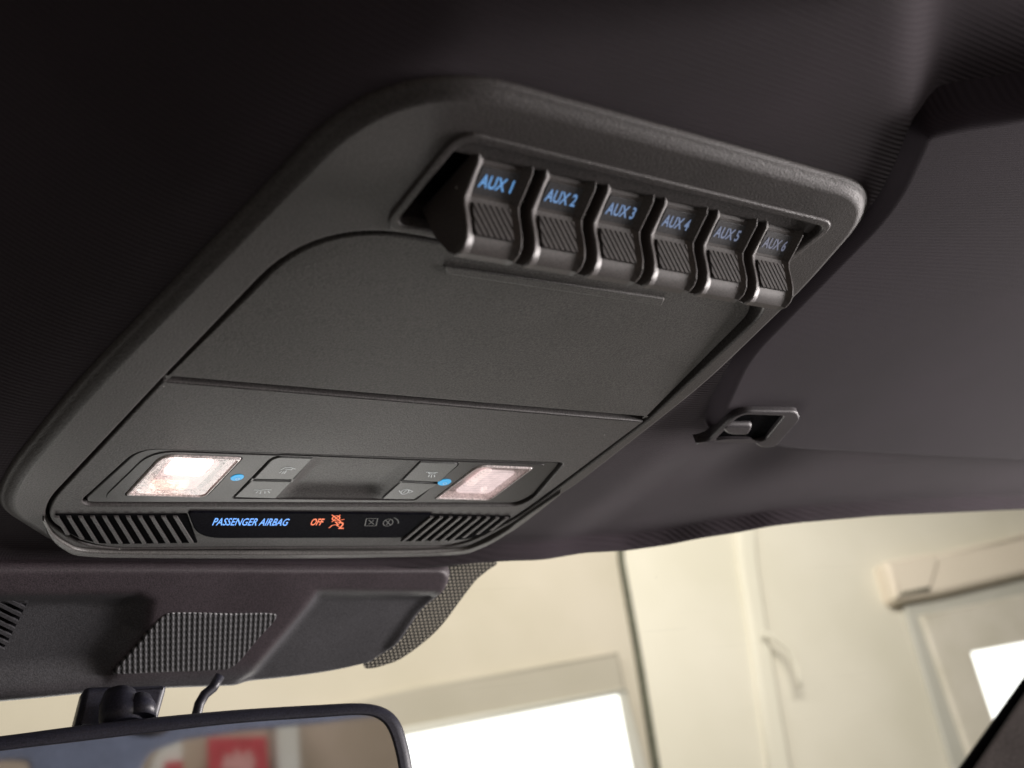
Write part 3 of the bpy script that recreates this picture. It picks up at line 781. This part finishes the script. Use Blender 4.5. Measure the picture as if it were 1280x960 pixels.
# trim the bars to the pocket outline
geom = bm.verts[:] + bm.edges[:] + bm.faces[:]
def cut(p0, p1, keep):
    a = COVER.w(*KC(p0, -0.001)); b_ = COVER.w(*KC(p1, -0.001)); n = COVER.n.cross(b_ - a).normalized()
    k_ = COVER.w(*KC(keep, -0.001)); 
    if (k_ - a).dot(n) > 0: n = -n
    bmesh.ops.bisect_plane(bm, geom=bm.verts[:] + bm.edges[:] + bm.faces[:], plane_co=a, plane_no=n, clear_outer=True)
cut((39, 741), (6, 810), (0, 770)); cut((0, 742), (40, 742), (0, 770)); cut((6, 811), (-60, 822), (0, 770))
bmesh.ops.recalc_face_normals(bm, faces=bm.faces)
sl = new_obj('slats', bm, M['cover']); unparent_offset(sl, cover); sl.parent = fl; sl.matrix_parent_inverse = Matrix()

# ------------------------------------------------------------------ windscreen with dotted black band
GLASS = Plane(COVER.w(0, 0, -0.012), (1, 0, 0), COVER.n)
def KG(px, h=0.0): return GLASS.ab(px, h)
ws = empty('windscreen', (0.2, 0.4, -0.12), 'clear car windscreen with faint dust and scratches beside the camera cover', 'windscreen')
def glass_mat():
    m, N, L, B = nodes('windscreen_glass'); N.remove(B); out = N['Material Output']
    tr = N.new('ShaderNodeBsdfTransparent'); tr.inputs[0].default_value = (0.95, 0.965, 0.94, 1)
    gl = N.new('ShaderNodeBsdfGlossy'); gl.inputs['Roughness'].default_value = 0.02
    a = N.new('ShaderNodeMixShader'); a.inputs[0].default_value = 0.035; L.new(tr.outputs[0], a.inputs[1]); L.new(gl.outputs[0], a.inputs[2])
    tc = N.new('ShaderNodeTexCoord'); vo = N.new('ShaderNodeTexVoronoi'); vo.inputs['Scale'].default_value = 55
    L.new(tc.outputs['Object'], vo.inputs['Vector'])
    lt = N.new('ShaderNodeMath'); lt.operation = 'LESS_THAN'; lt.inputs[1].default_value = 0.045; L.new(vo.outputs['Distance'], lt.inputs[0])
    no = N.new('ShaderNodeTexNoise'); no.inputs['Scale'].default_value = 14; L.new(tc.outputs['Object'], no.inputs[0])
    g2 = N.new('ShaderNodeMath'); g2.operation = 'GREATER_THAN'; g2.inputs[1].default_value = 0.56; L.new(no.outputs['Fac'], g2.inputs[0])
    # fine wiper scratches
    mp = N.new('ShaderNodeMapping'); mp.inputs['Rotation'].default_value = (0, 0, 0.5); mp.inputs['Scale'].default_value = (5, 420, 5); L.new(tc.outputs['Object'], mp.inputs[0])
    n2 = N.new('ShaderNodeTexNoise'); n2.inputs['Scale'].default_value = 1.0; n2.inputs['Detail'].default_value = 1; L.new(mp.outputs[0], n2.inputs[0])
    g3 = N.new('ShaderNodeMath'); g3.operation = 'GREATER_THAN'; g3.inputs[1].default_value = 0.74; L.new(n2.outputs['Fac'], g3.inputs[0])
    m1 = N.new('ShaderNodeMath'); m1.operation = 'MULTIPLY'; L.new(lt.outputs[0], m1.inputs[0]); L.new(g2.outputs[0], m1.inputs[1])
    m3 = N.new('ShaderNodeMath'); m3.operation = 'MULTIPLY'; m3.inputs[1].default_value = 0.025; L.new(g3.outputs[0], m3.inputs[0])
    m4 = N.new('ShaderNodeMath'); m4.operation = 'MULTIPLY'; m4.inputs[1].default_value = 0.10; L.new(m1.outputs[0], m4.inputs[0])
    mx = N.new('ShaderNodeMath'); mx.operation = 'MAXIMUM'; L.new(m4.outputs[0], mx.inputs[0]); L.new(m3.outputs[0], mx.inputs[1])
    tl_ = N.new('ShaderNodeBsdfTranslucent'); tl_.inputs[0].default_value = (0.95, 0.92, 0.85, 1)
    b = N.new('ShaderNodeMixShader'); L.new(mx.outputs[0], b.inputs[0]); L.new(a.outputs[0], b.inputs[1]); L.new(tl_.outputs[0], b.inputs[2])
    L.new(b.outputs[0], out.inputs[0]); return m
bm = bmesh.new()
vs = [bm.verts.new(GLASS.w(a, b, 0)) for a, b in ((-0.75, -1.10), (2.6, -1.10), (2.6, 0.06), (-0.75, 0.06))]
bm.faces.new(vs); uvs(bm, GLASS)
unparent_offset(new_obj('glass_pane', bm, glass_mat()), ws)
def dots_mat():
    m, N, L, B = nodes('dotted_black_band')
    uv = N.new('ShaderNodeUVMap'); sp = N.new('ShaderNodeSeparateXYZ'); L.new(uv.outputs[0], sp.inputs[0])
    def mth(op, a, b=None):
        n = N.new('ShaderNodeMath'); n.operation = op
        for i, v in enumerate((a, b)):
            if v is None: continue
            if isinstance(v, (int, float)): n.inputs[i].default_value = v
            else: L.new(v, n.inputs[i])
        return n.outputs[0]
    P_ = 0.0031; Q_ = P_ * 1.732
    def lat(ox, oy):
        fx = mth('SUBTRACT', mth('FRACT', mth('ADD', mth('DIVIDE', sp.outputs[0], P_), 10 + ox)), 0.5)
        fy = mth('MULTIPLY', mth('SUBTRACT', mth('FRACT', mth('ADD', mth('DIVIDE', sp.outputs[1], Q_), 10 + oy)), 0.5), 1.732)
        return mth('ADD', mth('MULTIPLY', fx, fx), mth('MULTIPLY', fy, fy))
    d = mth('MINIMUM', lat(0, 0), lat(0.5, 0.5)); k = mth('LESS_THAN', d, 0.30 ** 2)
    mx = N.new('ShaderNodeMix'); mx.data_type = 'RGBA'; L.new(k, mx.inputs[0]); mx.inputs['A'].default_value = (0.012, 0.012, 0.013, 1); mx.inputs['B'].default_value = (0.30, 0.28, 0.25, 1)
    L.new(mx.outputs['Result'], B.inputs['Base Color']); B.inputs['Roughness'].default_value = 0.5
    tr = N.new('ShaderNodeBsdfTransparent'); ms = N.new('ShaderNodeMixShader'); L.new(mth('MULTIPLY', k, 0.22), ms.inputs[0])
    L.new(B.outputs[0], ms.inputs[1]); L.new(tr.outputs[0], ms.inputs[2]); L.new(ms.outputs[0], N['Material Output'].inputs[0])
    return m
fr = spline([KG(p, 0.001) for p in ((545, 703), (618, 702), (608, 714), (594, 726), (575, 751), (548, 786), (515, 814), (488, 829), (455, 834), (470, 800), (520, 750))], 6, True)
slab('dotted_band', GLASS, fr, 0.0012, 0.0004, 0.0002, dots_mat(), ws)

# ------------------------------------------------------------------ rear-view mirror
mirror = empty('rear_view_mirror', (-0.08, 0.185, -0.09), 'dark framed rear-view mirror hanging under the camera cover', 'mirror')
MIR = Plane((-0.02, 0.18, -0.09), (0.985, -0.14, 0.0), (-0.14, -0.985, -0.06))
def KM(px, h=0.0): return MIR.ab(px, h)
mo_px = [(-330, 965), (-200, 940), (0, 917), (100, 904), (200, 893), (300, 884), (400, 878), (455, 876), (485, 882), (503, 898), (513, 925), (520, 960), (525, 1010), (515, 1060), (480, 1085), (300, 1110), (0, 1150), (-300, 1190), (-350, 1150), (-350, 1000)]
mo = spline([KM(p) for p in mo_px], 5, True)
mg_px = [(-310, 985), (-200, 966), (0, 938), (100, 926), (200, 914), (300, 903), (400, 896), (452, 893), (474, 898), (487, 912), (496, 940), (502, 975), (505, 1010), (496, 1045), (465, 1065), (300, 1090), (0, 1130), (-290, 1165), (-330, 1130), (-330, 1010)]
mg = spline([KM(p) for p in mg_px], 5, True)
slab('housing', MIR, mo, 0.0, -0.022, 0.006, M['mirror_case'], mirror, holes=[mg], hbevel=0.0008, hdepth=-0.003, segs=6)
mm, N_, L_, B_ = nodes('silvered_glass'); B_.inputs['Metallic'].default_value = 1.0; B_.inputs['Roughness'].default_value = 0.035; B_.inputs['Base Color'].default_value = (0.66, 0.68, 0.70, 1)
slab('mirror_glass', MIR, offset(mg, -0.0006), -0.0012, -0.003, 0.0003, mm, mirror)
# mount: foot plate on the glass, ball joint and stub; wiring loop
def tube(name, pts, r, mat, parent, n=12, taper=None):
    bm = bmesh.new(); rings = []
    for i, p in enumerate(pts):
        p = Vector(p); d = (Vector(pts[min(i + 1, len(pts) - 1)]) - Vector(pts[max(i - 1, 0)])).normalized()
        u = d.orthogonal().normalized() if i == 0 else (rings_u - d * rings_u.dot(d)).normalized()
        rings_u = u; v = d.cross(u); rr = r if taper is None else taper[i]
        rings.append([bm.verts.new(p + (u * math.cos(2 * math.pi * k / n) + v * math.sin(2 * math.pi * k / n)) * rr) for k in range(n)])
    for a, b in zip(rings, rings[1:]):
        for k in range(n):
            f = bm.faces.new((a[k], a[(k + 1) % n], b[(k + 1) % n], b[k])); f.smooth = True
    bm.faces.new(rings[0][::-1]); bm.faces.new(rings[-1])
    o = new_obj(name, bm, mat); 
    if parent is not None: unparent_offset(o, parent)
    return o
MB_ = Plane(MIR.w(0, 0, -0.035), MIR.ux, MIR.n)
def MW(px, back): 
    P_ = Plane(MIR.w(0, 0, -back), MIR.ux, MIR.n); return P_.w(*P_.ab(px))
slab('mount_foot', MB_, rpoly([MB_.ab(p) for p in ((106, 858), (210, 855), (196, 905), (92, 912))], 0.003, 5), 0.0, -0.012, 0.003, M['mirror_case'], mirror)
tube('mount_stub', [MW((150, 868), 0.024), MW((150, 880), 0.022), MW((152, 893), 0.02), MW((154, 910), 0.018)], 0.009, M['mirror_case'], mirror, 20, [0.008, 0.010, 0.0112, 0.0105])
tube('mount_stub', [MW((176, 872), 0.018), MW((176, 884), 0.016), MW((176, 900), 0.014)], 0.006, M['mirror_case'], mirror, 18, [0.005, 0.0075, 0.0075])
wire = tube('mirror_wire', [MW(p, 0.05) for p in ((275, 845), (266, 860), (256, 868), (249, 880), (244, 900), (242, 930))], 0.0027, M['mirror_case'], mirror)

# ------------------------------------------------------------------ windscreen pillar
PIL = Plane((0.82, 0.42, -0.2), (0.6, -0.8, 0), (-0.8, -0.6, -0.1))
pil = empty('windscreen_pillar', PIL.w(0, 0), 'grey trimmed windscreen pillar with black seal in the lower right corner', 'pillar')
pp = rpoly([PIL.ab(p) for p in ((1300, 838), (1216, 962), (1190, 1040), (1500, 1040), (1500, 700))], 0.002, 4)
slab('seal', PIL, rpoly([PIL.ab(p) for p in ((1300, 822), (1200, 962), (1160, 1040), (1400, 1040), (1400, 760))], 0.002, 4), 0.0, -0.03, 0.003, M['black'], pil)
M['pillar'] = plastic('pillar_trim', (0.30, 0.27, 0.27), 0.7, 700, 0.3, 0.0002)
slab('trim', PIL, pp, 0.006, -0.02, 0.003, M['pillar'], pil)

# ------------------------------------------------------------------ garage outside
WALLP = Plane((4.0, 4.0, 0.0), (0.983, -0.184, 0), (-0.184, -0.983, 0))
def KW(px, h=0.0): return WALLP.ab(px, h)
def wall_paint(name, col, var=0.06, sc=1.2):
    m, N, L, B = nodes(name); tc = N.new('ShaderNodeTexCoord'); no = N.new('ShaderNodeTexNoise'); no.inputs['Scale'].default_value = sc; no.inputs['Detail'].default_value = 5
    L.new(tc.outputs['Object'], no.inputs[0]); cr = N.new('ShaderNodeValToRGB')
    cr.color_ramp.elements[0].position = 0.35; cr.color_ramp.elements[1].position = 0.65
    cr.color_ramp.elements[0].color = (col[0] * (1 - var), col[1] * (1 - var), col[2] * (1 - 1.6 * var), 1); cr.color_ramp.elements[1].color = (*[min(0.9, c * (1 + var)) for c in col], 1)
    L.new(no.outputs['Fac'], cr.inputs[0]); L.new(cr.outputs[0], B.inputs['Base Color']); B.inputs['Roughness'].default_value = 0.8
    return m
M['wall'] = wall_paint('cream_wall_paint', (0.50, 0.455, 0.375), 0.07)
M['wall2'] = wall_paint('greenish_wall_paint', (0.68, 0.645, 0.55), 0.05)
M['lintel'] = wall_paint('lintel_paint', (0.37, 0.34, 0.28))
M['alu'] = wall_paint('window_frame_grey', (0.48, 0.47, 0.42), 0.04, 4)
M['pipe'] = wall_paint('pipe_paint', (0.70, 0.67, 0.57), 0.03)
M['shutter'] = wall_paint('shutter_box_paint', (0.74, 0.66, 0.55), 0.03)
M['sky_pane'] = emis('daylit_window', (1.0, 1.0, 0.97), 2.2)
M['seam'] = plastic('seam_dark', (0.10, 0.10, 0.07), 0.8, 60)
def wall_slab(name, px, rad, hf, hb, bev, mat, parent=None):
    return slab(name, WALLP, rpoly([KW(p, hf) for p in px], rad, 5), hf, hb, bev, mat, parent)
wl = slab('wall', WALLP, [(-8.0, -3.0), (9.0, -3.0), (9.0, 3.5), (-8.0, 3.5)], 0.0, -0.05, 0.001, M['wall'])
tag(wl, 'cream painted garage wall beyond the windscreen', None, None, 'structure')
pnl = wall_slab('wall_panel', [(766, 580), (1380, 580), (1380, 1150), (858, 1150), (826, 960), (796, 820)], 0.0, 0.02, 0.0, 0.004, M['wall2'])
tag(pnl, 'raised cream panel of the garage wall right of the dark seam', None, None, 'structure')
sm_ = wall_slab('wall_seam', [(768, 600), (775, 700), (796, 820), (818, 960), (835, 1100), (845, 1100), (826, 960), (803, 820), (781, 700), (775, 600)], 0.0, 0.024, 0.0, 0.001, M['seam'])
tag(sm_, 'thin dark seam running down the garage wall', 'seam')
w1 = empty('garage_window', WALLP.w(*KW((650, 900))), 'bright white garage window right of the mirror', 'window')
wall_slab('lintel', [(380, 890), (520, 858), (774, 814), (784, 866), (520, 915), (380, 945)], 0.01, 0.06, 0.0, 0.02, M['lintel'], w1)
wall_slab('frame', [(350, 940), (514, 905), (785, 858), (812, 962), (840, 1100), (350, 1150)], 0.01, 0.09, 0.0, 0.03, M['alu'], w1)
wall_slab('pane', [(360, 952), (516, 918), (773, 868), (791, 962), (812, 1090), (360, 1120)], 0.01, 0.093, 0.05, 0.002, M['sky_pane'], w1)
w3 = empty('garage_window', WALLP.w(*KW((1240, 850))), 'garage window with grey frame under the shutter box', 'window')
wall_slab('frame', [(1128, 748), (1300, 705), (1380, 686), (1380, 1100), (1235, 1100), (1188, 950)], 0.01, 0.05, 0.0, 0.02, M['alu'], w3)
wall_slab('sash', [(1152, 768), (1300, 738), (1370, 726), (1370, 1090), (1260, 1090), (1215, 950)], 0.01, 0.08, 0.04, 0.02, wall_paint('sash_paint', (0.62, 0.58, 0.50), 0.06, 5), w3)
wall_slab('pane', [(1214, 815), (1300, 799), (1360, 790), (1360, 1080), (1290, 1080), (1262, 960)], 0.01, 0.083, 0.07, 0.002, M['sky_pane'], w3)
bx = empty('shutter_box', WALLP.w(*KW((1200, 710))), 'pale shutter box above the right garage window', 'shutter box')
wall_slab('box_body', [(1108, 702), (1170, 690), (1370, 646), (1370, 697), (1180, 742), (1122, 752)], 0.03, 0.12, 0.02, 0.04, M['shutter'], bx)
wall_slab('end_cap', [(1108, 701), (1166, 689), (1176, 702), (1166, 736), (1122, 748)], 0.02, 0.135, 0.02, 0.03, M['shutter'], bx)
for k in range(7):
    wall_slab('grille_slot', [(1128 + 5.2 * k, 739 - 0.9 * k), (1131 + 5.2 * k, 738.5 - 0.9 * k), (1132 + 5.2 * k, 742 - 0.9 * k), (1129 + 5.2 * k, 742.6 - 0.9 * k)], 0.0, 0.138, 0.12, 0.001, M['seam'], bx)
pi = wall_slab('drain_pipe', [(916, 600), (944, 600), (950, 700), (965, 800), (1000, 1000), (968, 1000), (940, 800), (924, 700)], 0.0, 0.055, 0.02, 0.035, M['pipe'])
tag(pi, 'pale painted pipe running down the garage wall', 'pipe')
cd = tube('hanging_cable', [WALLP.w(*KW(p, 0.1), 0.1) for p in ((955, 790), (970, 800), (985, 812), (993, 828), (998, 845), (1000, 858))], 0.011, M['pipe'], None)
tag(cd, 'short curved cream cable beside the wall pipe', 'cable')

# things behind the car that the mirror shows
def MRef(px, y):
    r = ray(px).normalized(); n = MIR.n; t = (MIR.o - CC).dot(n) / r.dot(n); p = CC + r * t; q = r - n * 2 * r.dot(n)
    k = (y - p.y) / q.y; g = p + q * k; return (g.x, g.z)
REAR = Plane((0, -5.0, 0), (1, 0, 0), (0, 1, 0))
def RB(px, y): 
    x, z = MRef(px, y); P_ = Plane((0, y, 0), (1, 0, 0), (0, 1, 0)); v = Vector((x, y, z)) - P_.o; return (v.dot(P_.ux), v.dot(P_.uy))
M['rear_wall'] = wall_paint('rear_wall_paint', (0.52, 0.42, 0.34), 0.08, 3)
rw = slab('rear_wall', REAR, [(-6, -2.5), (6, -2.5), (6, 3), (-6, 3)], 0.0, -0.05, 0.001, M['rear_wall']); tag(rw, 'beige rear wall of the garage', None, None, 'structure')
def rear_slab(name, px, y, thick, mat, parent=None, rad=0.01, bev=0.005, holes=()):
    P_ = Plane((0, y, 0), (1, 0, 0), (0, 1, 0))
    return slab(name, P_, rpoly([RB(p, y) for p in px], rad, 5), 0.0, -thick, bev, mat, parent, holes=[rpoly([RB(p, y) for p in h], rad, 5) for h in holes])
M['red'] = wall_paint('red_sign_paint', (0.55, 0.07, 0.09), 0.1, 12)
M['pale'] = wall_paint('pale_print', (0.75, 0.40, 0.40), 0.1, 12)
M['white'] = wall_paint('white_paint', (0.80, 0.78, 0.74), 0.05, 5)
M['navy'] = plastic('rear_trim_plastic', (0.13, 0.15, 0.22), 0.7, 200)
sg = rear_slab('red_sign', [(260, 922), (334, 920), (338, 1010), (262, 1010)], -4.9, 0.03, M['red']); tag(sg, 'red notice board on the rear wall, seen in the mirror', 'sign')
pp_ = rear_slab('print', [(276, 962), (282, 940), (290, 946), (296, 934), (303, 944), (312, 936), (320, 950), (316, 972), (300, 966)], -4.885, 0.01, M['pale'], rad=0.004); pp_.parent = sg
rear_slab('cream_column', [(345, 880), (372, 880), (378, 1010), (350, 1010)], -4.85, 0.1, M['white'])
tag(bpy.data.objects['cream_column'], 'cream column right of the red notice board, seen in the mirror', 'column')
vn = rear_slab('white_object', [(186, 975), (194, 944), (206, 930), (228, 925), (228, 1010), (186, 1010)], -4.75, 0.2, M['white'], rad=0.03); tag(vn, 'white rounded object with a red stripe, seen in the mirror', 'white object')  # stand-in for an unidentified white and red thing, form made up
st = rear_slab('stripe', [(206, 952), (229, 950), (229, 1010), (202, 1010)], -4.73, 0.015, M['red']); st.parent = vn
rt = rear_slab('rear_roof_trim', [(-60, 840), (560, 840), (540, 884), (400, 902), (300, 912), (234, 922), (190, 938), (176, 960), (170, 1030), (-60, 1030)], -1.3, 0.02, M['navy'],
    holes=[[(-40, 952), (12, 948), (38, 950), (34, 975), (20, 1020), (-40, 1020)]])
tag(rt, 'dark navy trim round the rear window, seen in the mirror', 'trim')
